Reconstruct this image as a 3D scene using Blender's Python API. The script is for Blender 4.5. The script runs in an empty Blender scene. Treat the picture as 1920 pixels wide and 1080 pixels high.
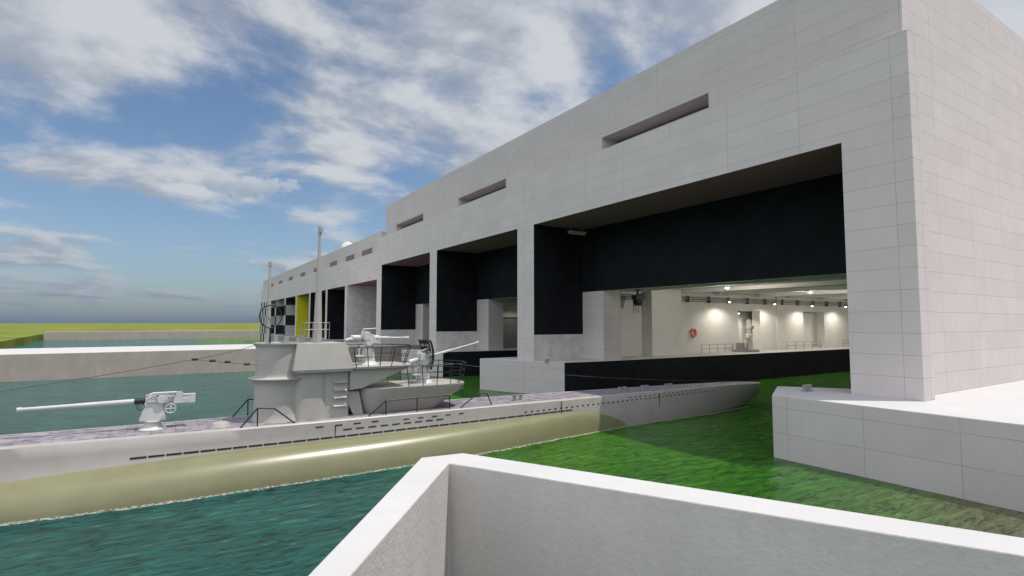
import bpy, math, random
import numpy as np
from mathutils import Vector, Matrix
random.seed(4)
scene=bpy.context.scene
COL=scene.collection

# ------------------------------------------------------------------ nodes
def newmat(name):
    m=bpy.data.materials.new(name); m.use_nodes=True
    nt=m.node_tree; b=nt.nodes["Principled BSDF"]
    return m,nt,b
def N(nt,t,**kw):
    n=nt.nodes.new(t)
    for k,v in kw.items():
        if hasattr(n,k): setattr(n,k,v)
        else: n.inputs[k].default_value=v
    return n
def L(nt,a,b): nt.links.new(a,b)
def rgb(c): return (c[0],c[1],c[2],1)
def mixc(nt,f,a,b,blend='MIX'):
    n=nt.nodes.new('ShaderNodeMix'); n.data_type='RGBA'; n.blend_type=blend
    for s,v in ((n.inputs[0],f),(n.inputs[6],a),(n.inputs[7],b)):
        if hasattr(v,'links') or hasattr(v,'is_linked'): nt.links.new(v,s)
        else: s.default_value = v if not isinstance(v,tuple) else rgb(v)
    return n.outputs[2]
def math_(nt,op,a,b=None,c=None,clamp=False):
    n=nt.nodes.new('ShaderNodeMath'); n.operation=op; n.use_clamp=clamp
    for i,v in enumerate((a,b,c)):
        if v is None: continue
        if hasattr(v,'is_linked'): nt.links.new(v,n.inputs[i])
        else: n.inputs[i].default_value=v
    return n.outputs[0]
def smooth(nt,v,a,b):
    n=nt.nodes.new('ShaderNodeMapRange'); n.interpolation_type='SMOOTHSTEP'
    nt.links.new(v,n.inputs[0]); n.inputs[1].default_value=a; n.inputs[2].default_value=b
    return n.outputs[0]
def noise(nt,vec,scale,detail=4,rough=.55,dist=0):
    n=nt.nodes.new('ShaderNodeTexNoise'); n.inputs['Scale'].default_value=scale
    n.inputs['Detail'].default_value=detail; n.inputs['Roughness'].default_value=rough
    n.inputs['Distortion'].default_value=dist
    if vec is not None: nt.links.new(vec,n.inputs['Vector'])
    return n.outputs['Fac']
def mapv(nt,vec,scale=(1,1,1),loc=(0,0,0)):
    n=nt.nodes.new('ShaderNodeMapping'); n.inputs['Scale'].default_value=scale; n.inputs['Location'].default_value=loc
    nt.links.new(vec,n.inputs['Vector']); return n.outputs[0]

def simple(name,col,rough=.6,metal=0,var=.12,nscale=1.5,bump=0,bscale=30,spec=.4):
    m,nt,b=newmat(name)
    g=N(nt,'ShaderNodeNewGeometry')
    f=noise(nt,g.outputs['Position'],nscale,6,.6)
    f=smooth(nt,f,.3,.7)
    c=mixc(nt,f,tuple(x*(1-var) for x in col),tuple(min(1,x*(1+var)) for x in col))
    L(nt,c,b.inputs['Base Color'])
    b.inputs['Roughness'].default_value=rough; b.inputs['Metallic'].default_value=metal
    b.inputs['Specular IOR Level'].default_value=spec
    if bump:
        bn=N(nt,'ShaderNodeBump'); bn.inputs['Strength'].default_value=bump; bn.inputs['Distance'].default_value=.03
        L(nt,noise(nt,g.outputs['Position'],bscale,5,.6),bn.inputs['Height']); L(nt,bn.outputs[0],b.inputs['Normal'])
    return m

def concrete(name,col,lines=True,bw=4.8,rh=1.08,var=.03,bump=.25,bscale=14,linecol=(.25,.195,.195),mortar=.015,dist=.02,lstr=.55,speck=0):
    m,nt,b=newmat(name)
    g=N(nt,'ShaderNodeNewGeometry'); P=g.outputs['Position']
    sx=N(nt,'ShaderNodeSeparateXYZ'); L(nt,P,sx.inputs[0])
    f1=smooth(nt,noise(nt,P,.35,5,.6),.3,.7)
    f2=smooth(nt,noise(nt,mapv(nt,P,(1,1,.3)),2.2,8,.75),.35,.7)
    dark=tuple(x*(1-var*1.6) for x in col); lite=tuple(min(.95,x*(1+var)) for x in col)
    c=mixc(nt,f1,dark,lite)
    c2=mixc(nt,math_(nt,'MULTIPLY',f2,.6),c,tuple(x*(1-var*2.2) for x in col))
    if speck:
        f3=smooth(nt,noise(nt,P,38,4,.8),.5,.75)
        c2=mixc(nt,math_(nt,'MULTIPLY',f3,speck),c2,tuple(x*.55 for x in col))
    if lines:
        cx=N(nt,'ShaderNodeCombineXYZ')
        L(nt,math_(nt,'ADD',sx.outputs[0],sx.outputs[1]),cx.inputs[0]); L(nt,sx.outputs[2],cx.inputs[1])
        br=N(nt,'ShaderNodeTexBrick'); L(nt,cx.outputs[0],br.inputs['Vector'])
        br.offset=0; br.squash=1
        br.inputs['Scale'].default_value=1; br.inputs['Brick Width'].default_value=bw; br.inputs['Row Height'].default_value=rh
        br.inputs['Mortar Size'].default_value=mortar; br.inputs['Mortar Smooth'].default_value=.1
        br.inputs['Color1'].default_value=(1,1,1,1); br.inputs['Color2'].default_value=(.955,.95,.95,1); br.inputs['Mortar'].default_value=(.9,.9,.9,1)
        sn=N(nt,'ShaderNodeSeparateXYZ'); L(nt,g.outputs['True Normal'],sn.inputs[0])
        vert=math_(nt,'LESS_THAN',math_(nt,'ABSOLUTE',sn.outputs[2]),.5)
        c3=mixc(nt,vert,c2,br.outputs['Color'],'MULTIPLY')
        brk=smooth(nt,noise(nt,P,.8,3),.3,.6)
        c2=mixc(nt,math_(nt,'MULTIPLY',math_(nt,'MULTIPLY',math_(nt,'MULTIPLY',br.outputs['Fac'],vert),lstr),math_(nt,'ADD',.45,math_(nt,'MULTIPLY',brk,.55))),c3,linecol)
    L(nt,c2,b.inputs['Base Color'])
    b.inputs['Roughness'].default_value=.85; b.inputs['Specular IOR Level'].default_value=.25
    bn=N(nt,'ShaderNodeBump'); bn.inputs['Strength'].default_value=bump; bn.inputs['Distance'].default_value=dist
    L(nt,noise(nt,P,bscale,6,.65),bn.inputs['Height']); L(nt,bn.outputs[0],b.inputs['Normal'])
    return m

M_FAC=concrete('facade_concrete',(.60,.54,.52))
M_FAC2=concrete('upper_concrete',(.545,.49,.472),bw=5.6)
M_QUAY=concrete('quay_concrete',(.54,.495,.48),bw=3.6,rh=1.3)
M_QTOP=concrete('quay_top_concrete',(.53,.515,.51),lines=False)
M_MOLE=concrete('mole_concrete',(.43,.36,.31),lines=False,var=.07)
M_PLAS=concrete('plaster_concrete',(.56,.515,.48),lines=False,bump=.6,bscale=7,var=.05,dist=.04,speck=.22)
M_BLACK=simple('black_paint',(.008,.009,.012),.75,var=.3,nscale=.6,bump=.2,bscale=6,spec=.15)
M_SOFF=concrete('soffit_shaded_concrete',(.27,.135,.165),bw=2.4,rh=9)  # underside shade put into the colour, pink shift offsets green bounce from water
M_CREAM=concrete('cream_plaster',(.70,.68,.65),lines=False)
M_WHITEP=simple('whitewashed_concrete',(.60,.57,.54),.8,nscale=1)
M_BROWN=concrete('slot_boards',(.22,.165,.145),lines=True,bw=20,rh=.28)
M_YEL=simple('yellow_paint',(.70,.62,.02),.6)
M_GUN=simple('gun_white',(.56,.55,.53),.45,var=.06)
M_BARR=simple('dark_steel',(.03,.03,.035),.45,.3)
M_RAIL=simple('black_rail',(.015,.015,.018),.5)
M_HULL=simple('hull_grey',(.385,.355,.33),.42,var=.06,nscale=.8)
M_TOW=simple('tower_grey',(.40,.37,.335),.5,var=.05,nscale=.9)
M_TANK=simple('tank_khaki',(.20,.195,.105),.31,var=.06,nscale=.7,spec=.5)
M_SLOT=simple('slot_dark',(.02,.02,.02),.8)
M_STEEL=simple('steel_grey',(.28,.28,.28),.4,.2)
M_RED=simple('red_ring',(.80,.10,.03),.5)
M_WIRE=simple('wire_dark',(.09,.08,.07),.6)

def checker():
    m,nt,b=newmat('checker_paint')
    g=N(nt,'ShaderNodeNewGeometry')
    c=N(nt,'ShaderNodeTexChecker'); c.inputs['Scale'].default_value=1/3.1
    c.inputs['Color1'].default_value=(.01,.01,.012,1); c.inputs['Color2'].default_value=(.5,.49,.48,1)
    L(nt,mapv(nt,g.outputs['Position'],(1,1,1),(.013,.017,.011)),c.inputs['Vector']); L(nt,c.outputs[0],b.inputs['Base Color']); b.inputs['Roughness'].default_value=.8
    return m
M_CHECK=checker()

def deckmat():
    m,nt,b=newmat('deck_planks')
    g=N(nt,'ShaderNodeNewGeometry'); P=g.outputs['Position']
    br=N(nt,'ShaderNodeTexBrick'); L(nt,P,br.inputs['Vector'])
    br.inputs['Scale'].default_value=1; br.inputs['Brick Width'].default_value=.9; br.inputs['Row Height'].default_value=.16
    br.inputs['Mortar Size'].default_value=.018; br.inputs['Color1'].default_value=(.29,.26,.29,1); br.inputs['Color2'].default_value=(.13,.108,.14,1); br.inputs['Mortar'].default_value=(.05,.04,.05,1)
    br.offset=.37
    f=smooth(nt,noise(nt,P,2.2,4),.42,.6)
    c=mixc(nt,math_(nt,'MULTIPLY',f,.35),br.outputs['Color'],(.43,.40,.42))
    L(nt,c,b.inputs['Base Color']); b.inputs['Roughness'].default_value=.7
    return m
M_DECK=deckmat()

def watermat():
    m,nt,b=newmat('sea_water')
    g=N(nt,'ShaderNodeNewGeometry'); P=g.outputs['Position']
    s=N(nt,'ShaderNodeSeparateXYZ'); L(nt,P,s.inputs[0])
    wob=math_(nt,'MULTIPLY',math_(nt,'SUBTRACT',noise(nt,P,.12,3),.5),12)
    gx=smooth(nt,math_(nt,'ADD',s.outputs[0],wob),7,18)
    n1=smooth(nt,noise(nt,P,.25,4),.3,.7)
    teal=mixc(nt,n1,(.014,.125,.118),(.022,.175,.165))
    green=mixc(nt,n1,(.042,.20,.006),(.064,.26,.012))
    c=mixc(nt,gx,teal,green)
    sh=math_(nt,'MULTIPLY',smooth(nt,s.outputs[0],18,26),smooth(nt,math_(nt,'ADD',s.outputs[1],math_(nt,'MULTIPLY',wob,.6)),13,6))
    c=mixc(nt,math_(nt,'MULTIPLY',sh,.85),c,(.27,.22,.13))
    v=N(nt,'ShaderNodeMapping'); v.inputs['Rotation'].default_value=(0,0,math.radians(32)); v.inputs['Scale'].default_value=(.5,1.7,1); L(nt,P,v.inputs[0])
    rip=noise(nt,v.outputs[0],1.7,9,.66,1.3)
    dk_=mixc(nt,.68,c,(0,.008,.004)); lt_=mixc(nt,.24,c,(.26,.38,.33))  # ripple shading painted into the base colour: dark troughs, pale crests
    c=mixc(nt,smooth(nt,rip,.38,.49),dk_,c); c=mixc(nt,smooth(nt,rip,.57,.65),c,lt_)
    L(nt,c,b.inputs['Base Color'])
    b.inputs['Roughness'].default_value=.05; b.inputs['IOR'].default_value=1.33
    b.inputs['Specular IOR Level'].default_value=.4
    h=math_(nt,'ADD',rip,math_(nt,'MULTIPLY',noise(nt,v.outputs[0],.45,2),1.2))
    bn=N(nt,'ShaderNodeBump'); bn.inputs['Strength'].default_value=1; bn.inputs['Distance'].default_value=.7
    L(nt,h,bn.inputs['Height']); L(nt,bn.outputs[0],b.inputs['Normal'])
    return m
M_WATER=watermat()
def foammat():
    m,nt,b=newmat('foam')
    g=N(nt,'ShaderNodeNewGeometry')
    tr=N(nt,'ShaderNodeBsdfTransparent'); mx=N(nt,'ShaderNodeMixShader')
    b.inputs['Base Color'].default_value=(.46,.44,.37,1); b.inputs['Roughness'].default_value=.7
    f=smooth(nt,noise(nt,g.outputs['Position'],6.0,8,.7),.38,.62)
    L(nt,math_(nt,'MULTIPLY',f,.85),mx.inputs[0]); L(nt,tr.outputs[0],mx.inputs[1]); L(nt,b.outputs[0],mx.inputs[2])
    L(nt,mx.outputs[0],nt.nodes['Material Output'].inputs[0]); return m
M_FOAM=foammat()
M_GRASS=simple('grass',(.165,.19,.04),.95,var=.25,nscale=.02,spec=.05)
def emit(name,col,st):
    m,nt,b=newmat(name); b.inputs['Base Color'].default_value=rgb(col)
    b.inputs['Emission Color'].default_value=rgb(col); b.inputs['Emission Strength'].default_value=st; return m
M_BULB=emit('bulb',(1,.93,.8),10)

# ------------------------------------------------------------------ mesh builder
class MB:
    def __init__(s): s.v=[];s.f=[];s.m=[];s.sm=[];s.mats=[]
    def mi(s,mat):
        if mat not in s.mats: s.mats.append(mat)
        return s.mats.index(mat)
    def add(s,vs,fs,mat,smooth=False):
        o=len(s.v); s.v+= [tuple(v) for v in vs]; k=s.mi(mat)
        for f in fs:
            s.f.append([o+i for i in f]); s.m.append(k); s.sm.append(smooth)
        return s
    def box(s,x0,x1,y0,y1,z0,z1,mat,fm=None):
        vs=[(x0,y0,z0),(x1,y0,z0),(x1,y1,z0),(x0,y1,z0),(x0,y0,z1),(x1,y0,z1),(x1,y1,z1),(x0,y1,z1)]
        F={'-z':(0,3,2,1),'+z':(4,5,6,7),'-y':(0,1,5,4),'+x':(1,2,6,5),'+y':(2,3,7,6),'-x':(3,0,4,7)}
        o=len(s.v); s.v+=vs
        for k,f in F.items():
            mm=(fm or {}).get(k,mat)
            s.f.append([o+i for i in f]); s.m.append(s.mi(mm)); s.sm.append(False)
        return s
    def prism(s,pts,z0,z1,mat,top=None,sides=None,bot=None):
        n=len(pts); o=len(s.v)
        a=sum(pts[i][0]*pts[(i+1)%n][1]-pts[(i+1)%n][0]*pts[i][1] for i in range(n))
        if a<0:
            pts=pts[::-1]
            if sides: sides={ (n-2-k)%n:v for k,v in sides.items()}
        s.v+=[(p[0],p[1],z0) for p in pts]+[(p[0],p[1],z1) for p in pts]
        s.f.append([o+n+i for i in range(n)]); s.m.append(s.mi(top or mat)); s.sm.append(False)
        s.f.append([o+i for i in reversed(range(n))]); s.m.append(s.mi(bot or mat)); s.sm.append(False)
        for i in range(n):
            j=(i+1)%n; s.f.append([o+i,o+j,o+n+j,o+n+i]); s.m.append(s.mi((sides or {}).get(i,mat))); s.sm.append(False)
        return s
    def xzprism(s,pts,y0,y1,mat,taper=None):
        n=len(pts); o=len(s.v)
        s.v+=[(p[0],y0,p[1]) for p in pts]+[(p[0],y1,p[1]) for p in pts]
        k=s.mi(mat)
        for f in [[o+i for i in range(n)],[o+n+i for i in reversed(range(n))]]+[[o+i,o+n+i,o+n+(i+1)%n,o+(i+1)%n] for i in range(n)]:
            s.f.append(f); s.m.append(k); s.sm.append(False)
        return s
    def cyl(s,p0,p1,r0,mat,r1=None,n=12,cap=True):
        r1=r0 if r1 is None else r1
        p0=Vector(p0);p1=Vector(p1); d=(p1-p0).normalized()
        a=d.orthogonal().normalized(); b=d.cross(a); o=len(s.v); k=s.mi(mat)
        for p,r in ((p0,r0),(p1,r1)):
            for i in range(n):
                t=2*math.pi*i/n; s.v.append(tuple(p+a*math.cos(t)*r+b*math.sin(t)*r))
        for i in range(n):
            j=(i+1)%n; s.f.append([o+i,o+j,o+n+j,o+n+i]); s.m.append(k); s.sm.append(True)
        if cap:
            s.f.append([o+i for i in reversed(range(n))]); s.m.append(k); s.sm.append(False)
            s.f.append([o+n+i for i in range(n)]); s.m.append(k); s.sm.append(False)
        return s
    def path(s,pts,r,mat,n=6,closed=False):
        m=len(pts)
        for i in range(m if closed else m-1): s.cyl(pts[i],pts[(i+1)%m],r,mat,n=n)
        return s
    def lathe(s,c,prof,mat,n=40,sx=1,sy=1):
        o=len(s.v); k=s.mi(mat)
        for r,z in prof:
            for i in range(n):
                t=2*math.pi*i/n; s.v.append((c[0]+r*sx*math.cos(t),c[1]+r*sy*math.sin(t),z))
        for q in range(len(prof)-1):
            for i in range(n):
                j=(i+1)%n; s.f.append([o+q*n+i,o+q*n+j,o+(q+1)*n+j,o+(q+1)*n+i]); s.m.append(k); s.sm.append(True)
        s.f.append([o+(len(prof)-1)*n+i for i in range(n)]); s.m.append(k); s.sm.append(False)
        return s
    def obj(s,name,parent=None,bevel=0,sharp=35,**props):
        me=bpy.data.meshes.new(name); me.from_pydata(s.v,[],s.f)
        for m in s.mats: me.materials.append(m)
        for p,k,sm in zip(me.polygons,s.m,s.sm): p.material_index=k; p.use_smooth=sm
        me.update()
        if any(s.sm): me.set_sharp_from_angle(angle=math.radians(sharp))
        o=bpy.data.objects.new(name,me); COL.objects.link(o)
        if parent: o.parent=parent
        if bevel:
            b=o.modifiers.new('bevel','BEVEL'); b.width=bevel; b.segments=2; b.limit_method='ANGLE'; b.angle_limit=math.radians(40)
        for k,v in props.items(): o[k]=v
        return o
def empty(name,loc,**props):
    o=bpy.data.objects.new(name,None); o.empty_display_size=.3; COL.objects.link(o)
    o.location=(0,0,0)
    for k,v in props.items(): o[k]=v
    return o

QZ=3.23
# ------------------------------------------------------------------ ground & water
g=MB()
B=6000
def quad(a,b,c,d,z=2.3): g.add([(p[0],p[1],z) for p in (a,b,c,d)],[(0,1,2,3)],M_GRASS)
quad((-B,286),(B,286),(B,B),(-B,B))
quad((-B,150),(-32,150),(-42,286),(-B,286))
quad((-B,-300),(-600,-300),(-600,150),(-B,150))
quad((120,-300),(B,-300),(B,286),(120,286))
quad((-B,-B),(B,-B),(B,-300),(-B,-300))
for a,b in (((-600,150),(-32,150)),((-32,150),(-42,286)),((-42,286),(120,286)),((120,286),(120,-300)),((120,-300),(-600,-300)),((-600,-300),(-600,150))):
    g.add([(a[0],a[1],2.3),(b[0],b[1],2.3),(b[0],b[1],-1.5),(a[0],a[1],-1.5)],[(0,1,2,3)],M_GRASS)
g.obj('ground',kind='structure')
w=MB(); w.add([(-601,-301,0),(121,-301,0),(121,287,0),(-601,287,0)],[(0,1,2,3)],M_WATER)
w.obj('water',kind='structure')

# ------------------------------------------------------------------ quays and moles
def quay(pts,label,sides=None,mat=M_QUAY,name='quay',cat='quay',top=M_QTOP,bev=.04,grp=None,z=QZ):
    q=MB().prism(pts,-2,z,mat,top=top,sides=sides)
    kw=dict(label=label,category=cat)
    if grp: kw['group']=grp
    return q.obj(name,bevel=bev,**kw)
quay([(27,-70),(27,17),(30.9,19.1),(33.6,15.7),(112,15.7),(112,-70)],'pale block-faced concrete quay at the bunker corner')
fl='concrete dock finger with angled nose and black painted side'
quay([(28.2,50.6),(32,41),(36,40.5),(112,40.5),(112,50.6)],fl,sides={1:M_BLACK,2:M_BLACK},grp='dock fingers between the bunker bays')
quay([(28.2,73.2),(30.5,64.5),(36,63.6),(112,63.6),(112,73.2)],fl,sides={1:M_BLACK,2:M_BLACK},grp='dock fingers between the bunker bays')
quay([(-260,87),(112,87),(112,106),(-260,106)],'long low concrete mole with bright flat top',mat=M_MOLE,name='harbour_mole',cat='harbour wall',top=M_QTOP)
quay([(-40,280),(110,280),(110,284),(-40,284)],'distant low concrete mole beside the grass bank',mat=M_MOLE,name='harbour_mole',cat='harbour wall',top=M_QTOP,z=3.4)
for i,yy in enumerate((126.8,143.8,160.8,177.8,194.8)):
    quay([(28.5,yy-3.4),(112,yy-3.4),(112,yy+3.6),(28.5,yy+3.6)],'concrete dock finger below the far bunker bays',grp='far dock fingers')
nm=MB()
inner=[(-1.69,3.22),(6.59,13.5),(11.9,3.2),(19.5,-11.6)]
outer=[(20.5,-11.3),(12.87,3.45),(7.43,14.3),(6.19,14.45),(-2.01,3.42)]
pts=inner+outer
nm.prism(pts,-2,QZ,M_PLAS,top=M_QTOP)
nm.obj('harbour_wall',bevel=.03,label='angled white concrete harbour wall with flat coping by the water',category='harbour wall')

# ------------------------------------------------------------------ bunker
bk=empty('submarine_bunker',(0,0,0),label='huge pale concrete submarine bunker with black painted bays',category='bunker')
X0,X1,XB=30.8,37.05,110.0
T=16.8;LED=21.65;ROOF=27.55;LB=10.2
UW=32.3; YE=12.35   # main end wall plane; the front strip stands proud at y=11.6
wall=MB()
wall.prism([(X0,11.6),(32.0,11.6),(32.0,YE),(XB,YE),(XB,14.9),(X0,14.9)],QZ,T,M_FAC,sides={4:M_BLACK})
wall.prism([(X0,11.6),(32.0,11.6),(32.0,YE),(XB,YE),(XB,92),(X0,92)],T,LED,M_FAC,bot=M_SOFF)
wall.box(X0,X1,89.6,92,-1,T,M_FAC)
wall.obj('facade_wall',bk)
for a,b in ((44.3,47.3),(67.3,69.6)):
    p=MB().box(X0,X1,a,b,5.8,T,M_BLACK,{'-x':M_FAC})
    p.box(X0,X1,a,b,QZ,5.8,M_WHITEP,{'-x':M_FAC}); p.obj('pillar',bk)
MB().box(X0+.02,X1,89.55,89.6-.002,5.8,T,M_BLACK).obj('painted_panel',bk)
MB().box(X0+.02,X1,89.55,89.6-.002,QZ,5.8,M_WHITEP).obj('painted_panel',bk)
up=MB()
ST=23.45
segs=[(YE,24.5),(35.8,52),(63.9,75.6),(86.9,92)]
for a,b in segs: up.box(UW,34.2,a,b,LED,ST,M_FAC2,{'-y':M_FAC})
up.box(UW,34.2,YE,92,ST,ROOF,M_FAC2,{'-y':M_FAC})
up.box(34.2,XB,YE,92,LED,ROOF,M_FAC)
up.obj('upper_wall',bk)
for a,b in ((24.5,35.8),(52,63.9),(75.6,86.9)):
    MB().box(34.1,34.19,a,b,LED+.01,ST-.01,M_BROWN).obj('slot_recess',bk)
for a,b,nm_ in ((14.9,44.3,0),(47.3,67.3,1),(69.6,89.6,2)):
    MB().box(X1,X1+1.2,a,b,LB,T,M_BLACK,{'-z':M_CREAM}).obj('lintel',bk)
    MB().box(X1,39.4,b-3.2,b,QZ,LB,M_FAC,{'+x':M_CREAM}).obj('jamb',bk)
    MB().box(X1+1.2,XB,a,b,10.9,11.3,M_CREAM).obj('ceiling',bk)
    cb_=MB()
    for x in range(44,108,8): cb_.box(x,x+.7,a,b,10.5,10.9,M_CREAM)
    cb_.obj('ceiling_beams',bk)
    y0=b+.7 ; wl=MB()
    doors=[(64.4,69.2),(80,85.7)]
    xs=39.4
    for d0,d1 in doors:
        wl.box(xs,d0,y0,y0+1.2,QZ,10.9,M_CREAM); wl.box(d0,d1,y0,y0+1.2,8.6,10.9,M_CREAM); xs=d1
    wl.box(xs,XB,y0,y0+1.2,QZ,10.9,M_CREAM)
    wl.box(X1,39.4,b,b+1.9,QZ,10.9,M_CREAM)
    wl.box(63,71,y0+2.6,y0+2.8,QZ,10.9,M_CREAM)
    wl.box(79,87,y0+1.25,y0+1.4,QZ,10.9,M_CREAM)
    wl.box(46.5,51.5,y0-1.5,y0,QZ,10.9,M_CREAM)
    wl.box(73,75,y0-.25,y0,QZ,10.9,M_CREAM)
    wl.obj('inner_wall',bk)
MB().box(XB-1,XB,15,92,0,T,M_CREAM).obj('back_wall',bk)
rd=MB()
for i in range(11): rd.box(41.0,46.2,67.84,67.94,QZ+i*.4,QZ+i*.4+.37,M_STEEL)
rd.box(40.8,46.4,67.95,67.99,QZ,7.8,M_BARR).obj('roller_door',bk)

# section two
L2,R2,T2=19.4,23.0,14.5
s2=MB()
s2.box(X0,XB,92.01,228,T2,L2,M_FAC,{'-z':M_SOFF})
s2.box(X0+.7,XB,92.01,228,L2,R2,M_FAC2)
s2.obj('facade_wall',bk)
for yy in (97,108,121,137,153,170,187,204):
    MB().box(X0+.64,X0+.69,yy,yy+6,L2+.02,L2+1.3,M_BROWN).obj('slot_recess',bk)
fw=[(110.2,M_WHITEP),(126,M_BLACK),(143,M_BLACK),(160,M_YEL),(177,M_CHECK),(194,M_CHECK),(211,M_CHECK)]
for yy,mt in fw:
    e=yy+1.6 if yy<211 else 228
    MB().box(X0,X1,yy,e,-1,T2,M_FAC,{'-y':mt,'-x':M_CHECK if yy>=177 else M_FAC}).obj('pillar',bk)
MB().box(X1,X1+1,92.01,228,-1,T2,M_BLACK).obj('inner_wall',bk)
MB().lathe((33.5,120),[(1.6,23),(1.5,23.8),(1.0,24.5),(.3,24.8)],M_WHITEP,n=16).obj('roof_vent',bk)

# ------------------------------------------------------------------ interior things
yW=45.0
def strip_lamp():
    e=empty('ceiling_lamp',(0,0,0),label='white fluorescent batten lamp under the bay soffit',category='lamp')
    y=43.3
    MB().box(34.7,36.8,y,y+.5,16.2,16.45,M_GUN).box(34.9,34.95,y+.2,y+.25,16.45,16.8,M_STEEL).box(36.5,36.55,y+.2,y+.25,16.45,16.8,M_STEEL).obj('housing',e,bevel=.03)
    MB().box(34.8,36.7,y+.1,y+.4,16.12,16.2,M_GUN).obj('tube_cover',e)
strip_lamp()
for i,(x,y,z,yw,en) in enumerate(((59.7,42.9,9.6,yW,620),(69.4,42.9,9.5,yW,620),(78.6,42.9,9.4,yW,620),(88,42.9,9.4,yW,620),(66.8,46.6,8.3,47.6,300),
                       (43.0,65.0,9.6,67.9,170),(43.0,87.0,9.6,90.2,170))):  # last two lamps are added, put in to brighten the other bays
    e=empty('wall_lamp',(0,0,0),label='lit enamel dome lamp on the hall wall',category='lamp',group='lit lamps along the dock hall wall')
    MB().lathe((x,y),[(.34,z),(.29,z+.10),(.13,z+.2),(.07,z+.34)],M_STEEL,n=16).obj('lamp_shade',e)
    MB().path([(x,y,z+.3),(x,y,z+.5),(x,yw,z+.5)],.03,M_STEEL).obj('bracket',e)
    MB().lathe((x,y),[(.02,z-.10),(.12,z-.06),(.15,z+.02),(.07,z+.08)],M_BULB,n=12).obj('bulb',e)
    ld=bpy.data.lights.new('lamp_light','SPOT'); ld.energy=en; ld.color=(1,.92,.8); ld.shadow_soft_size=.15; ld.spot_size=math.radians(160); ld.spot_blend=.5
    lo=bpy.data.objects.new('lamp_light',ld); lo.location=(x,y,z-.16); COL.objects.link(lo); lo.parent=e
for x in (47,62,77,92):  # added lamp row above the sight line, brightens the hall evenly
    y,z=34,10.45
    e=empty('added_hall_lamp',(0,0,0),label='added round lamp under the hall ceiling that evens out the light',category='lamp',group='added lamps under the dock hall ceiling')
    MB().lathe((x,y),[(.3,z),(.26,z+.1),(.1,z+.2),(.03,z+.25),(.03,z+.45)],M_STEEL,n=16).obj('lamp_shade',e)
    MB().lathe((x,y),[(.02,z-.08),(.09,z-.05),(.12,z),(.08,z+.07)],M_BULB,n=12).obj('bulb',e)
    ld=bpy.data.lights.new('lamp_light','POINT'); ld.energy=720; ld.color=(1,.94,.86); ld.shadow_soft_size=.3
    lo=bpy.data.objects.new('lamp_light',ld); lo.location=(x,y,z-.5); COL.objects.link(lo); lo.parent=e
pp=MB()
for z,r in ((9.9,.09),(10.15,.07),(9.65,.05)): pp.cyl((41,yW-.35,z),(108,yW-.35,z),r,M_STEEL,n=8)
for x in range(42,108,4):
    if 46<x<52: continue
    pp.box(x,x+.08,yW-.5,yW,9.5,10.3,M_BARR)
pp.obj('pipe_run',label='grey pipe run with brackets along the hall wall',category='pipes')
for x in (40.0,40.5):
    MB().cyl((x,yW-.12,QZ),(x,yW-.12,10.9),.07,M_BARR,n=8).obj('drain_pipe',label='dark vertical drain pipe on the cream wall',category='pipe',group='drain pipes')
lr=MB(); R=.46;r=.13
vs=[];fs=[];n1,n2=24,10
for i in range(n1):
    for j in range(n2):
        a=2*math.pi*i/n1;b=2*math.pi*j/n2
        vs.append((55.2+(R+r*math.cos(b))*math.cos(a),yW-.16+r*math.sin(b),5.75+(R+r*math.cos(b))*math.sin(a)))
lr.v=vs; mw=lr.mi(M_GUN); mr=lr.mi(M_RED)
for i in range(n1):
    for j in range(n2):
        lr.f.append([i*n2+j,((i+1)%n1)*n2+j,((i+1)%n1)*n2+(j+1)%n2,i*n2+(j+1)%n2]); lr.m.append(mw if i%6==0 else mr); lr.sm.append(True)
lr.obj('life_ring',label='red and white life ring hung on the cream wall',category='life ring')
for x0,x1 in ((54.5,60.5),(72.5,81),(87.5,96)):
    h=MB(); y=43.2; nk=5
    for k in range(nk):
        x=x0+(x1-x0)*k/(nk-1); h.cyl((x,y,QZ),(x,y,QZ+1.1),.04,M_STEEL,n=6)
    for z in (1.1,.6): h.cyl((x0,y,QZ+z),(x1,y,QZ+z),.035,M_STEEL,n=6)
    h.obj('handrail',label='grey steel handrail beside the dock basin',category='handrail',group='handrails in the dock hall')
pm=empty('pump_machine',(0,0,0),label='grey dockside pump with valves and motor',category='machine')
MB().box(62.0,65.3,42.6,44.2,QZ,QZ+.3,M_STEEL).box(62.2,63.3,42.9,43.9,QZ+.3,QZ+1.2,M_STEEL).obj('base',pm,bevel=.04)
m_=MB().lathe((64.3,43.4),[(.46,QZ+.3),(.46,QZ+.6),(.38,QZ+.7),(.38,QZ+2.0),(.52,QZ+2.05),(.52,QZ+2.2),(.32,QZ+2.3),(.32,QZ+2.9),(.46,QZ+3.0),(.46,QZ+3.3),(.32,QZ+3.5),(.32,QZ+4.0),(.2,QZ+4.2)],M_GUN,n=18)
m_.cyl((64.3,42.8,QZ+3.15),(64.3,43.2,QZ+3.15),.22,M_STEEL,n=12); m_.obj('motor',pm)
MB().path([(64.3,43.4,QZ+1.1),(63.6,43.1,QZ+2.0),(62.9,43.0,QZ+1.7),(62.7,43.0,QZ+.6)],.17,M_GUN,n=10).obj('pipe',pm)
hs=empty('chain_hoist',(0,0,0),label='dark overhead chain hoist hanging from the ceiling',category='hoist')
MB().box(43.2,44.4,42.6,43.4,9.5,10.0,M_BARR).cyl((43.4,43,9.3),(44.2,43,9.3),.4,M_BARR,n=12).obj('body',hs,bevel=.05)
MB().box(43.7,43.9,42.9,43.1,10,10.9,M_BARR).obj('bracket',hs)
h2=MB()
for dx in (0,.35,.7): h2.cyl((43.1+dx,43,8.9),(42.9+dx+.3,43,8.1),.04,M_BARR,n=6)
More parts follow.
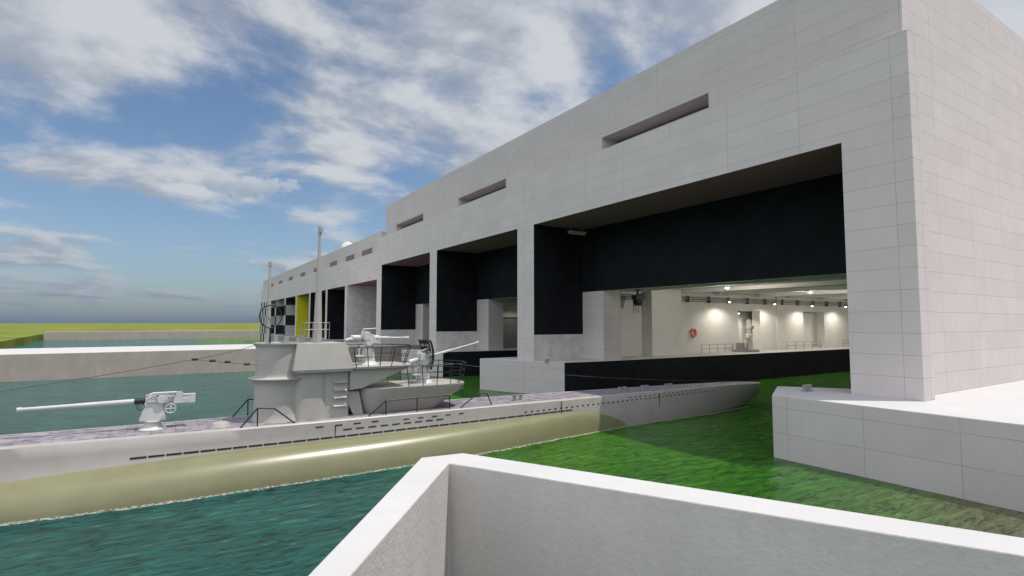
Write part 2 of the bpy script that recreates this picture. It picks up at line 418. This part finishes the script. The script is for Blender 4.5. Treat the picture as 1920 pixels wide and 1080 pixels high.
h2.cyl((43.0,43,8.9),(44.4,43,8.9),.05,M_BARR,n=6).cyl((43.7,43,8.9),(43.7,43,9.3),.04,M_BARR,n=6); h2.obj('hook_frame',hs)
def bollard(x,y,z=QZ,s=1,g='quay bollards',lab='grey double mooring bollard on the quay edge'):
    b=MB().box(x-.45*s,x+.45*s,y-.2*s,y+.2*s,z,z+.06,M_STEEL)
    for d in (-.25,.25): b.lathe((x+d*s,y),[(.13*s,z+.06),(.12*s,z+.3*s),(.19*s,z+.34*s),(.19*s,z+.42*s),(.1*s,z+.45*s)],M_STEEL,n=12)
    b.obj('bollard',label=lab,category='bollard',group=g)
bollard(30.0,16.8,s=.8);bollard(31.3,42.8,s=.6)

# ------------------------------------------------------------------ submarine
CY=29.0
sub=empty('submarine',(0,0,0),label='grey and khaki wartime submarine lying half inside the bay',category='submarine')
def cr(tab,x,k):
    xs=[t[0] for t in tab]; v=[t[k] for t in tab]
    i=max(0,min(len(xs)-2,int(np.searchsorted(xs,x))-1))
    def sl(j):
        if j<=0: return (v[1]-v[0])/(xs[1]-xs[0])
        if j>=len(xs)-1: return (v[-1]-v[-2])/(xs[-1]-xs[-2])
        return (v[j+1]-v[j-1])/(xs[j+1]-xs[j-1])
    h=xs[i+1]-xs[i]; t=(x-xs[i])/h
    return (2*t**3-3*t*t+1)*v[i]+(t**3-2*t*t+t)*h*sl(i)+(-2*t**3+3*t*t)*v[i+1]+(t**3-t*t)*h*sl(i+1)
HT=[(-23,.12,3.0,.10,1.7,.06,-1.0,.02),(-18,.75,2.75,.6,1.6,.45,-2.5,.2),(-12,1.2,2.5,1.2,1.4,1.1,-3,.5),(-6,1.55,2.38,1.62,1.3,1.8,-3,.8),
    (0,1.75,2.32,1.85,1.3,2.2,-3,1),(5,1.95,2.3,2.0,1.3,2.3,-3,1),(12,1.9,2.27,1.95,1.3,2.2,-3,1),(18,1.8,2.22,1.85,1.2,1.9,-3,.8),(24,1.62,2.16,1.7,1.1,1.62,-2.6,.6),
    (30,1.4,2.1,1.5,1.15,1.5,-1.8,.5),(36,1.15,2.02,1.3,1.2,1.3,-.9,.4),(40,.95,1.95,1.05,1.3,.85,-.15,.25),(42.5,.72,1.88,.75,1.35,.45,.4,.14),(43.6,.5,1.82,.52,1.4,.3,.7,.1),(44.1,.2,1.78,.2,1.4,.12,.95,.05)]
def hsec(x):
    hd,zd,hc,zc,hw,zk,hk=[cr(HT,x,k) for k in range(1,8)]
    zw=min(.25,zc-.3); zw=max(zw,zk+.2) if x>38 else zw
    return [(hd-.05,zd),(hd,zd-.05),((hd+hc)/2,(zd+zc)/2),(hc,zc),((hc+hw)/2*1.02,(zc+zw)/2),(hw,zw),(hw*.93,(zw+zk)/2*.7+zw*.3),(hw*.6+hk*.2,zk*.7+zw*.3),(hk*.6,zk),(0,zk-.02)]
hb=MB(); xs=np.linspace(-23,44.1,130); np_=10
vs=[];fs=[]
for x in xs:
    s_=hsec(x); vs+=[(x,CY-a,z) for a,z in s_]+[(x,CY+a,z) for a,z in s_]
W=2*np_
for i in range(len(xs)-1):
    for j in range(np_-1):
        a=i*W+j; fs.append((a,a+1,a+W+1,a+W))
        a=i*W+np_+j; fs.append((a,a+W,a+W+1,a+1))
n_=len(xs)-1
fs.append(tuple(range(0,np_))+tuple(reversed(range(np_,W))))
fs.append(tuple(reversed([n_*W+k for k in range(np_)]))+tuple(n_*W+np_+k for k in range(np_)))
hb.add(vs,fs,M_HULL,True)
def side(x,z):
    s_=hsec(x)
    for (a0,z0),(a1,z1) in zip(s_,s_[1:]):
        if z1<=z<=z0 and z0>z1: return a0+(a1-a0)*(z0-z)/(z0-z1)
    return s_[2][0]
def slot(x,z,l,h,sgn=-1):
    a0=side(x,z);a1=side(x+l,z)
    hb.add([(x,CY+sgn*(a0-.05),z),(x+l,CY+sgn*(a1-.05),z),(x+l,CY+sgn*(a1+.012),z),(x,CY+sgn*(a0+.012),z),
             (x,CY+sgn*(a0-.05),z+h),(x+l,CY+sgn*(a1-.05),z+h),(x+l,CY+sgn*(a1+.012),z+h),(x,CY+sgn*(a0+.012),z+h)],
            [(0,1,2,3),(4,7,6,5),(3,2,6,7),(0,3,7,4),(1,5,6,2)],M_SLOT)
for sgn in (-1,1):
    x=-1.0
    while x<21.8: slot(x,1.47,.56,.075,sgn); x+=.62
    x=7.5
    while x<13.0: slot(x,1.78,.4,.06,sgn); x+=.62
    x=6.2
    while x<9: slot(x,2.02,.35,.06,sgn); x+=.9
    x=10.6
    while x<14: slot(x,1.98,.3,.05,sgn); x+=.8
    x=18.2
    while x<37: slot(x,1.66,.16,.07,sgn); x+=.45
    x=27
    while x<35: slot(x,1.85,.22,.05,sgn); x+=.5
    slot(7.1,1.5,.03,.55,sgn); slot(21,1.3,.02,.8,sgn); slot(-6,1.35,.02,.9,sgn); slot(30,1.0,.02,.95,sgn)
hb.obj('hull',sub,sharp=40)
dk=MB(); vs=[];fs=[]
for x in xs:
    h=cr(HT,x,1)-.05; z=cr(HT,x,2); vs+=[(x,CY-h,z),(x,CY-h*.86,z+.012),(x,CY+h*.86,z+.012),(x,CY+h,z)]
for i in range(n_):
    for j in range(3): fs.append((i*4+j,(i+1)*4+j,(i+1)*4+j+1,i*4+j+1))
dk.add(vs,[f for q,f in enumerate(fs) if q%3==1],M_DECK); dk.add(vs,[f for q,f in enumerate(fs) if q%3!=1],M_HULL)
dk.obj('deck',sub)
TT=[(-12,1.25,.3),(-9,2.0,.75),(-6,2.75,1.05),(-3,3.2,1.22),(3,3.4,1.40),(9,3.3,1.40),(14,3.05,1.40),(18,2.65,1.38),(21,2.25,1.38),(23.5,1.98,1.25),(25.3,1.8,.9),(26.6,1.6,.35)]
for sgn in (-1,1):
    t_=MB(); vs=[];fs=[]; ns=20; xt=np.linspace(-12,26.6,90)
    for x in xt:
        hw=cr(TT,x,1); zt=cr(TT,x,2); hin=cr(HT,x,3)-.25; hw=max(hw,hin+.05)
        for j in range(ns):
            a=math.radians(95-j*(95+75)/(ns-1)); zc=-.1
            vs.append((x,CY+sgn*(hin+(hw-hin)*math.cos(a)**.7 if math.cos(a)>0 else hin),zc+(zt-zc)*math.sin(a)))
    for i in range(len(xt)-1):
        for j in range(ns-1):
            a=i*ns+j; f=(a,a+1,a+ns+1,a+ns); fs.append(f if sgn<0 else f[::-1])
    t_.add(vs,fs,M_TANK,True); t_.obj('saddle_tank',sub,sharp=60)

# conning tower
D=2.3
tw=MB()
tw.lathe((4.9,CY),[(1.26,D-.02),(1.2,D+.12),(1.16,D+.3),(1.15,D+.4),(1.15,3.2),(1.15,3.95),(1.15,4.02),(1.18,4.12),(1.27,4.21),(1.43,4.29),(1.44,4.33),(1.25,4.37),(1.15,4.42),(1.13,4.5),(1.13,4.56),(1.13,5.2),(1.13,5.72),(1.13,5.78),(1.16,5.86),(1.28,5.97),(1.28,6.02),(1.16,6.02),(1.08,5.85)],M_TOW,n=56)
def rrect(x0,x1,hw,r,n=6):
    o=[]
    for cx,cy,a0 in ((x1-r,CY+hw-r,0),(x0+r,CY+hw-r,90),(x0+r,CY-hw+r,180),(x1-r,CY-hw+r,270)):
        for i in range(n+1):
            a=math.radians(a0+90*i/n); o.append((cx+r*math.cos(a),cy+r*math.sin(a)))
    return o
def loft(mb,rings,mat,sm=True):
    n=len(rings[0][0]); o=[];fs=[]
    for pts,z in rings: o+=[(p[0],p[1],z) for p in pts]
    for q in range(len(rings)-1):
        for i in range(n): fs.append((q*n+i,q*n+(i+1)%n,(q+1)*n+(i+1)%n,(q+1)*n+i))
    mb.add(o,fs,mat,sm); mb.add([(p[0],p[1],rings[-1][1]) for p in rings[-1][0]],[tuple(range(n))],mat)
    mb.add([(p[0],p[1],rings[0][1]) for p in rings[0][0]],[tuple(reversed(range(n)))],mat)
loft(tw,[(rrect(5.3,7.0,1.22,.5),D),(rrect(5.3,7.0,1.2,.5),4.75)],M_TOW)
loft(tw,[(rrect(6.5,8.0,1.1,.12),D),(rrect(6.5,8.0,1.1,.12),4.75)],M_TOW)
tw.obj('conning_tower',sub,sharp=30)
ab=MB()
def rect(x0,x1,h): return [(x0,CY-h),(x1,CY-h),(x1,CY+h),(x0,CY+h)]
loft(ab,[(rect(5.3,8.0,1.5),4.58),(rect(5.2,8.1,1.55),4.72),(rect(5.4,7.75,1.35),5.98)],M_TOW,False)
ab.obj('armoured_bridge',sub,bevel=.04)
for i in range(4): 
    z=2.95+i*.38
    MB().add([(7.2,CY-1.1,z),(7.85,CY-1.1,z),(7.85,CY-1.26,z-.1),(7.2,CY-1.26,z-.1),(7.2,CY-1.1,z+.08),(7.85,CY-1.1,z+.08)],[(0,1,2,3),(3,2,5,4),(0,3,4),(1,5,2)],M_TOW).obj('step',sub)
pl=MB()
pl.xzprism([(8.0,4.6),(8.0,3.6),(8.6,3.65),(11.0,4.55),(11.1,4.66),(8.0,4.66)],CY-1.25,CY+1.25,M_TOW)
loft(pl,[(rrect(7.9,11.3,1.6,.7),4.66),(rrect(7.9,11.35,1.64,.7),4.76)],M_TOW)
pl.obj('upper_platform',sub,sharp=30,bevel=.02)
p2=MB()
loft(p2,[(rrect(8.9,13.2,.9,.7),D),(rrect(8.6,14.5,1.5,1.2),3.25),(rrect(8.6,14.75,1.65,1.3),3.5),(rrect(8.6,14.75,1.68,1.3),3.62)],M_TOW)
p2.xzprism([(7.9,3.5),(7.9,3.1),(8.3,D),(8.8,D),(8.55,3.5)],CY-.9,CY+.9,M_TOW)
p2.obj('lower_platform',sub,sharp=30)
def railing(pts,zb,h,flare,name,rings=3):
    r=MB()
    cx=sum(p[0] for p in pts)/len(pts)
    def at(p,t):
        d=Vector((p[0]-cx,p[1]-CY)); d=d.normalized()*flare*t if d.length else d
        return (p[0]+d.x,p[1]+d.y,zb+h*t)
    for p in pts: r.cyl(at(p,0),at(p,1),.022,M_RAIL,n=6)
    for q in range(1,rings+1):
        t=q/rings; r.path([at(p,t) for p in pts],.026 if q==rings else .016,M_RAIL,n=6)
    r.obj(name,sub)
def arc(x0,x1,hw,n,m=4):
    o=[(x0+(x1-hw*.8-x0)*i/n,CY-hw) for i in range(n)]
    for i in range(m+1):
        a=-math.pi/2+math.pi*i/m; o.append((x1-hw*.8+hw*.8*math.cos(a),CY+hw*math.sin(a)))
    o+=[(x0+(x1-hw*.8-x0)*(n-1-i)/n,CY+hw) for i in range(n)]
    return o
railing(arc(8.2,11.3,1.6,3),4.76,1.0,.35,'railing',2)
railing(arc(11.0,14.7,1.62,3,6),3.62,1.1,.25,'railing',3)
def frame(pts): 
    return MB().path(pts,.035,M_RAIL,n=6)
for y in (CY-1.7,CY+1.7):
    f=frame([(3.0,y,D),(3.7,y+.05,3.12),(4.4,y,3.05),(5.3,y-.05,D)])
    f.cyl((3.7,y+.05,3.12),(3.7,y,D),.03,M_RAIL,n=6); f.obj('guard_frame',sub)
f=frame([(8.8,CY-1.75,D),(9.7,CY-1.75,3.0),(11.4,CY-1.8,3.05),(13.3,CY-1.78,3.05),(14.2,CY-1.75,3.4)])
for x in (9.7,11.4,13.3): f.cyl((x,CY-1.77,D),(x,CY-1.77,3.02),.028,M_RAIL,n=6)
f.obj('guard_frame',sub)
for y in (CY-1.7,CY+1.7):
    f=frame([(14.0,y,D),(15.1,y,3.0),(15.7,y,2.95),(16.0,y,D)]); f.obj('guard_frame',sub)
ps=MB().cyl((6.64,CY,5.9),(6.64,CY,6.9),.22,M_TOW,r1=.21,n=16).cyl((6.64,CY,6.9),(6.64,CY,11.6),.2,M_TOW,r1=.065,n=16).cyl((6.64,CY,11.6),(6.64,CY,12.0),.1,M_TOW,n=14)
ps.box(6.6,6.78,CY-.12,CY+.02,11.7,11.9,M_TOW)
ps.obj('periscope',sub)
ps=MB().cyl((4.3,CY,5.9),(4.3,CY,8.2),.12,M_TOW,r1=.085,n=12).cyl((4.3,CY,8.2),(4.3,CY,9.8),.085,M_TOW,r1=.055,n=12).cyl((4.3,CY,9.8),(4.3,CY,10.0),.09,M_TOW,n=12)
ps.obj('periscope',sub)
lp=MB().path([(4.35+.5*math.cos(a),CY-.25,7.3+.55*math.sin(a)) for a in np.linspace(0,2*math.pi,25)[:-1]],.028,M_RAIL,n=6,closed=True)
lp.cyl((4.35,CY-.25,5.9),(4.35,CY-.25,6.75),.04,M_RAIL,n=8).obj('antenna_loop',sub)
br_=MB()
for x in (5.9,6.5,7.1):
    for y in (-.5,.5): br_.cyl((x,CY+y,5.95),(x,CY+y,7.0),.014,M_STEEL,n=6)
for z in (6.65,7.0): br_.path([(5.9,CY-.5,z),(7.1,CY-.5,z),(7.1,CY+.5,z),(5.9,CY+.5,z)],.014,M_STEEL,n=6,closed=True)
br_.obj('bridge_rail',sub)
MB().box(5.9,6.1,CY+.3,CY+.5,5.95,6.4,M_STEEL).obj('bridge_compass',sub)

# deck gun
gx=-.3; gy=CY+.1; gz=3.57
dg=MB()
dg.lathe((gx,gy),[(.55,D+.01),(.5,D+.08),(.36,D+.12),(.30,D+.3),(.42,D+.36),(.42,D+.42)],M_GUN,n=24)
pr=[(gx-.5,2.72),(gx+.5,2.72),(gx+.32,gz-.05),(gx+.1,gz+.12),(gx-.15,gz+.12),(gx-.3,gz-.05)]
dg.xzprism(pr,gy-.34,gy-.24,M_GUN); dg.xzprism(pr,gy+.24,gy+.34,M_GUN)
dg.box(gx-.5,gx+.5,gy-.24,gy+.24,2.72,2.86,M_GUN)
dg.obj('deck_gun_mount',sub,bevel=.02)
d2=MB()
d2.cyl((-1.0,gy,gz),(-2.9,gy,gz-.02),.11,M_GUN,r1=.09,n=16).cyl((-2.9,gy,gz-.02),(-4.7,gy,gz-.04),.085,M_GUN,r1=.07,n=16).cyl((-4.7,gy,gz-.04),(-4.85,gy,gz-.04),.09,M_GUN,n=16)
d2.cyl((-1.0,gy,gz),(-.6,gy,gz),.13,M_BARR,n=16); d2.obj('gun_barrel',sub)
d3=MB()
d3.box(-.6,.75,gy-.2,gy+.2,gz-.14,gz+.14,M_GUN)
d3.box(-.45,.3,gy-.12,gy+.12,gz+.16,gz+.30,M_GUN)
d3.box(.75,1.3,gy-.17,gy+.17,gz-.2,gz+.2,M_GUN)
d3.box(.45,.8,gy-.36,gy-.2,gz-.16,gz+.3,M_GUN).box(-.5,-.2,gy-.4,gy-.2,gz-.05,gz+.22,M_GUN)
d3.cyl((.0,gy-.45,gz+.05),(.0,gy+.45,gz+.05),.17,M_GUN,n=16)
d3.cyl((-.35,gy-.42,gz+.34),(.55,gy-.42,gz+.34),.05,M_GUN,n=10).cyl((.2,gy-.42,gz),(.2,gy-.42,gz+.3),.04,M_GUN,n=8)
d3.path([(.35+.2*math.cos(a),gy-.48,gz-.35+.2*math.sin(a)) for a in np.linspace(0,2*math.pi,17)[:-1]],.025,M_GUN,closed=True)
d3.cyl((.15,gy-.48,gz-.35),(.55,gy-.48,gz-.35),.02,M_GUN).cyl((.35,gy-.48,gz-.55),(.35,gy-.48,gz-.15),.02,M_GUN)
d3.cyl((.35,gy-.45,gz-.35),(.35,gy,gz-.1),.04,M_GUN,n=8)
d3.path([(-.75+.14*math.cos(a),gy-.45,gz-.2+.14*math.sin(a)) for a in np.linspace(0,2*math.pi,15)[:-1]],.02,M_BARR,closed=True)
d3.cyl((-.6,gy-.1,gz+.22),(.1,gy-.1,gz+.22),.06,M_STEEL,n=10)
d3.path([(.75,gy-.3,gz+.35),(.4,gy-.3,gz+.3),(.4,gy-.3,gz-.3)],.03,M_GUN)
d3.cyl((.85,gy-.32,gz-.05),(.85,gy-.17,gz-.05),.12,M_GUN,n=12)
d3.obj('gun_breech',sub,bevel=.015)
def flak(cx,base,bz,elev,blen,shield,name,ys):
    m=MB()
    m.lathe((cx,CY),[(.55,base),(.5,base+.06),(.36,base+.18),(.26,bz-.3),(.36,bz-.26),(.36,bz-.18)],M_GUN,n=18)
    for s in (-.3,.3): m.xzprism([(cx-.36,bz-.28),(cx+.36,bz-.28),(cx+.18,bz+.18),(cx-.18,bz+.18)],CY+s-.05,CY+s+.05,M_GUN)
    m.box(cx-.36,cx+.36,CY-.36,CY+.36,bz-.34,bz-.24,M_GUN)
    m.path([(cx-.2,CY-.34,bz-.3),(cx-.62,CY-.34,bz-.6),(cx-.55,CY-.34,base+.25)],.045,M_GUN)
    m.box(cx-.8,cx-.4,CY-.5,CY-.2,base+.45,base+.54,M_GUN)
    m.box(cx-.38,cx-.08,CY-.56,CY-.36,bz-.12,bz+.3,M_GUN)
    m.cyl((cx-.1,CY-.54,bz-.22),(cx-.1,CY-.38,bz-.22),.2,M_GUN,n=16)
    m.cyl((cx+.22,CY-.5,bz-.38),(cx+.22,CY-.38,bz-.38),.14,M_STEEL,n=14)
    m.obj(name+'_mount',sub,bevel=.01)
    b=MB(); c,s_=math.cos(elev),math.sin(elev)
    def P(d,y,up=0): return (cx+d*c-up*s_,CY+y,bz+d*s_+up*c)
    for y in ys:
        b.cyl(P(-.9,y),P(.5,y),.13,M_GUN,n=10).cyl(P(.5,y),P(blen*.5,y),.075,M_GUN,n=8).cyl(P(blen*.5,y),P(blen,y),.05,M_GUN,r1=.04,n=8).cyl(P(blen,y),P(blen+.14,y),.07,M_GUN,n=8)
        b.cyl(P(-.2,y,.06),P(-.2,y,.34),.16,M_GUN,n=12)
        b.cyl(P(-.8,y),P(-1.2,y,-.14),.06,M_GUN,n=8)
    b.path([P(-.95,-.25,-.1),P(-.95,.25,-.1)],.05,M_GUN)
    b.path([P(.3,-.3,.5),P(-.4,-.3,.45),P(-.4,-.3,0)],.03,M_GUN)
    b.obj(name+'_barrels',sub)
    if shield:
        for sg in (-1,1):
            sh=MB()
            for i in range(8):
                t0=-.75+i*.2
                def Q(t,w): return (cx+.5-.28*(t)**2-.25*w,CY+sg*(.12+.75*w),bz+.15+t)
                sh.add([Q(t0,0),Q(t0,1),Q(t0+.16,1),Q(t0+.16,0)],[(0,1,2,3)],M_BARR if i%2 else M_STEEL)
            for w in (0,.5,1): sh.path([Q(-.75+k*.2,w) for k in range(9)],.032,M_BARR,n=6)
            for k in range(0,9,1): sh.path([Q(-.75+k*.2,0),Q(-.75+k*.2,1)],.03,M_BARR,n=5)
            sh.obj('splinter_shield',sub)
flak(9.3,4.76,6.2,math.radians(-1),2.1,False,'light_gun',(-.14,.14))
flak(12.5,3.62,5.0,math.radians(13),3.5,True,'heavy_gun',(0,))
MB().lathe((2.3,CY-.9),[(.45,D),(.34,D+.18),(.2,D+.24)],M_HULL,n=16).obj('deck_hatch',sub)
for x in (27.3,29.5,32,18.5):
    z=cr(HT,x,2); b=MB()
    for d in (-.22,.22): b.lathe((x+d,CY-.6),[(.1,z),(.1,z+.28),(.15,z+.3),(.15,z+.36)],M_STEEL,n=10)
    b.box(x-.3,x+.3,CY-.7,CY-.5,z,z+.04,M_STEEL)
    b.obj('deck_bollard',sub)
def sag(a,b,s,n=10):
    return [tuple(Vector(a).lerp(Vector(b),i/n)-Vector((0,0,s*4*(i/n)*(1-i/n)))) for i in range(n+1)]
for a,b,s_,n,r in (((3.8,CY-.3,5.95),(1.2,CY-.5,5.35),.05,10,.014),((1.2,CY-.5,5.35),(-22,CY-.1,3.2),.5,24,.014),((3.8,CY-.8,5.0),(1.2,CY-.5,5.35),.02,8,.012),
                 ((8,CY-1,5.6),(40,CY,2.2),.5,30,.005)):
    MB().path(sag(a,b,s_,n),r,M_WIRE if r>.01 else M_STEEL,n=5).obj('jumping_wire',sub)
for x,y,z in ((1.2,CY-.5,5.35),(1.9,CY-.6,5.27),(2.5,CY-.65,5.2),(3.3,CY-.75,5.07)):
    MB().cyl((x-.12,y,z),(x+.12,y,z),.06,M_BARR,n=10).obj('insulator',sub)
fo=MB(); vs=[];fs=[]
xf=np.linspace(-12,42,160)
for x in xf:
    if -11<=x<=26.6: h=max(cr(TT,x,1),cr(HT,x,5))
    else: h=cr(HT,x,5)
    wd=.35+.25*random.random(); vs+=[(x,CY-h+.1,.012),(x,CY-h-wd*.6,.012)]
for i in range(len(xf)-1): fs.append((2*i,2*i+1,2*i+3,2*i+2))
fo.add(vs,fs,M_FOAM); fo.obj('foam',kind='structure')

# ------------------------------------------------------------------ light, sky
S=Vector((.28,-.22,.91)).normalized()
sl=bpy.data.lights.new('sun','SUN'); sl.energy=3.7; sl.angle=math.radians(.5); sl.color=(1,.95,.88)
so=bpy.data.objects.new('sun',sl); COL.objects.link(so); so.rotation_euler=S.to_track_quat('Z','Y').to_euler(); so.location=(0,0,80)
wd=bpy.data.worlds.new('World'); scene.world=wd; wd.use_nodes=True; nt=wd.node_tree
for n in list(nt.nodes): nt.nodes.remove(n)
out=N(nt,'ShaderNodeOutputWorld'); tc=N(nt,'ShaderNodeTexCoord'); G=tc.outputs['Generated']
sky=N(nt,'ShaderNodeTexSky'); sky.sky_type='NISHITA'; sky.sun_disc=False
sky.sun_elevation=math.asin(S.z); sky.sun_rotation=math.atan2(S.x,S.y); sky.air_density=1.0; sky.dust_density=.3; sky.ozone_density=3.5
sp=N(nt,'ShaderNodeSeparateXYZ'); L(nt,G,sp.inputs[0]); z=sp.outputs[2]
bgs=N(nt,'ShaderNodeBackground'); bgs.inputs[1].default_value=.11
L(nt,sky.outputs[0],bgs.inputs[0])
zz=math_(nt,'ADD',math_(nt,'MAXIMUM',z,0),.16)
cb=N(nt,'ShaderNodeCombineXYZ'); L(nt,math_(nt,'DIVIDE',sp.outputs[0],zz),cb.inputs[0]); L(nt,math_(nt,'DIVIDE',sp.outputs[1],zz),cb.inputs[1])
pv_=mapv(nt,cb.outputs[0],(1,1,1),(5.3,2.2,0))
n1=noise(nt,pv_,1.35,12,.56,.2); n2=noise(nt,pv_,.45,3,.5); n3=noise(nt,mapv(nt,pv_,(1,1,1),(.09,-.08,.0)),1.35,12,.56,.2)
cov=math_(nt,'ADD',math_(nt,'MULTIPLY',n1,.68),math_(nt,'MULTIPLY',n2,.38))
def dotv(v):
    n=N(nt,'ShaderNodeVectorMath'); n.operation='DOT_PRODUCT'; L(nt,G,n.inputs[0]); n.inputs[1].default_value=v; return n.outputs['Value']
fill_bank=smooth(nt,dotv((-.82,-.5,.28)),-.05,.7)  # added bright cloud bank behind the camera, lifts ambient light on the facade
cov=math_(nt,'ADD',cov,math_(nt,'MULTIPLY',fill_bank,.12))
cov=math_(nt,'ADD',cov,math_(nt,'MULTIPLY',smooth(nt,dotv(Vector((.30,.87,.40)).normalized()),.82,.99),.055))
cov=math_(nt,'ADD',cov,math_(nt,'MULTIPLY',smooth(nt,dotv(Vector((.62,.55,.56)).normalized()),.86,.99),.04))
cov=math_(nt,'SUBTRACT',cov,math_(nt,'MULTIPLY',smooth(nt,dotv(Vector((.06,.975,.215)).normalized()),.975,.998),.10))
mask=smooth(nt,cov,.465,.585)
shade=smooth(nt,math_(nt,'SUBTRACT',n1,n3),-.08,.08)
ccol=mixc(nt,shade,(.40,.44,.51),(.69,.71,.74))
cdir=Vector((.102,.967,.233)).normalized(); tan=Vector((cdir.y,-cdir.x,0)).normalized()
hh=math_(nt,'DIVIDE',dotv(tan),.075); vv=math_(nt,'DIVIDE',math_(nt,'SUBTRACT',z,.222),.021)
r2=math_(nt,'ADD',math_(nt,'MULTIPLY',hh,hh),math_(nt,'MULTIPLY',vv,vv))
nc=noise(nt,G,30,10,.65)
mk2=smooth(nt,math_(nt,'ADD',r2,math_(nt,'MULTIPLY',math_(nt,'SUBTRACT',nc,.5),7)),1.3,.2)
mk2=math_(nt,'MULTIPLY',mk2,math_(nt,'GREATER_THAN',sp.outputs[1],0))
mk2=math_(nt,'MULTIPLY',mk2,.8)
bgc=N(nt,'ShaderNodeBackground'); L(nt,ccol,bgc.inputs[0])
L(nt,math_(nt,'ADD',.95,math_(nt,'MULTIPLY',fill_bank,1.4)),bgc.inputs[1])
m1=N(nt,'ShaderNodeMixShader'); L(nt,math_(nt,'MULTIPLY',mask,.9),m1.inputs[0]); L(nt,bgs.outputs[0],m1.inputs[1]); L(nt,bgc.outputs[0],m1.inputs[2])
bgh=N(nt,'ShaderNodeBackground'); bgh.inputs[0].default_value=(.12,.185,.275,1); bgh.inputs[1].default_value=1
hz=math_(nt,'POWER',2.718,math_(nt,'MULTIPLY',math_(nt,'MAXIMUM',z,0),-12))
m2=N(nt,'ShaderNodeMixShader'); L(nt,math_(nt,'MULTIPLY',hz,.93),m2.inputs[0]); L(nt,m1.outputs[0],m2.inputs[1]); L(nt,bgh.outputs[0],m2.inputs[2])
bg2=N(nt,'ShaderNodeBackground'); bg2.inputs[1].default_value=1
L(nt,mixc(nt,smooth(nt,math_(nt,'ADD',z,math_(nt,'MULTIPLY',nc,.03)),.21,.26),(.26,.33,.42),(.58,.62,.67)),bg2.inputs[0])
m3=N(nt,'ShaderNodeMixShader'); L(nt,mk2,m3.inputs[0]); L(nt,m2.outputs[0],m3.inputs[1]); L(nt,bg2.outputs[0],m3.inputs[2])
L(nt,m3.outputs[0],out.inputs[0])

# ------------------------------------------------------------------ camera
cd=bpy.data.cameras.new('camera'); cd.lens=1020/1920*36; cd.sensor_width=36; cd.clip_end=20000; cd.clip_start=.1
co=bpy.data.objects.new('camera',cd); COL.objects.link(co); co.location=(0,0,7)
a=math.radians(32.5);p=math.atan(65/1020)
d=Vector((math.sin(a)*math.cos(p),math.cos(a)*math.cos(p),math.sin(p)))
co.rotation_euler=d.to_track_quat('-Z','Y').to_euler()
scene.camera=co
scene.view_settings.view_transform='Standard'; scene.view_settings.look='None'; scene.view_settings.exposure=0
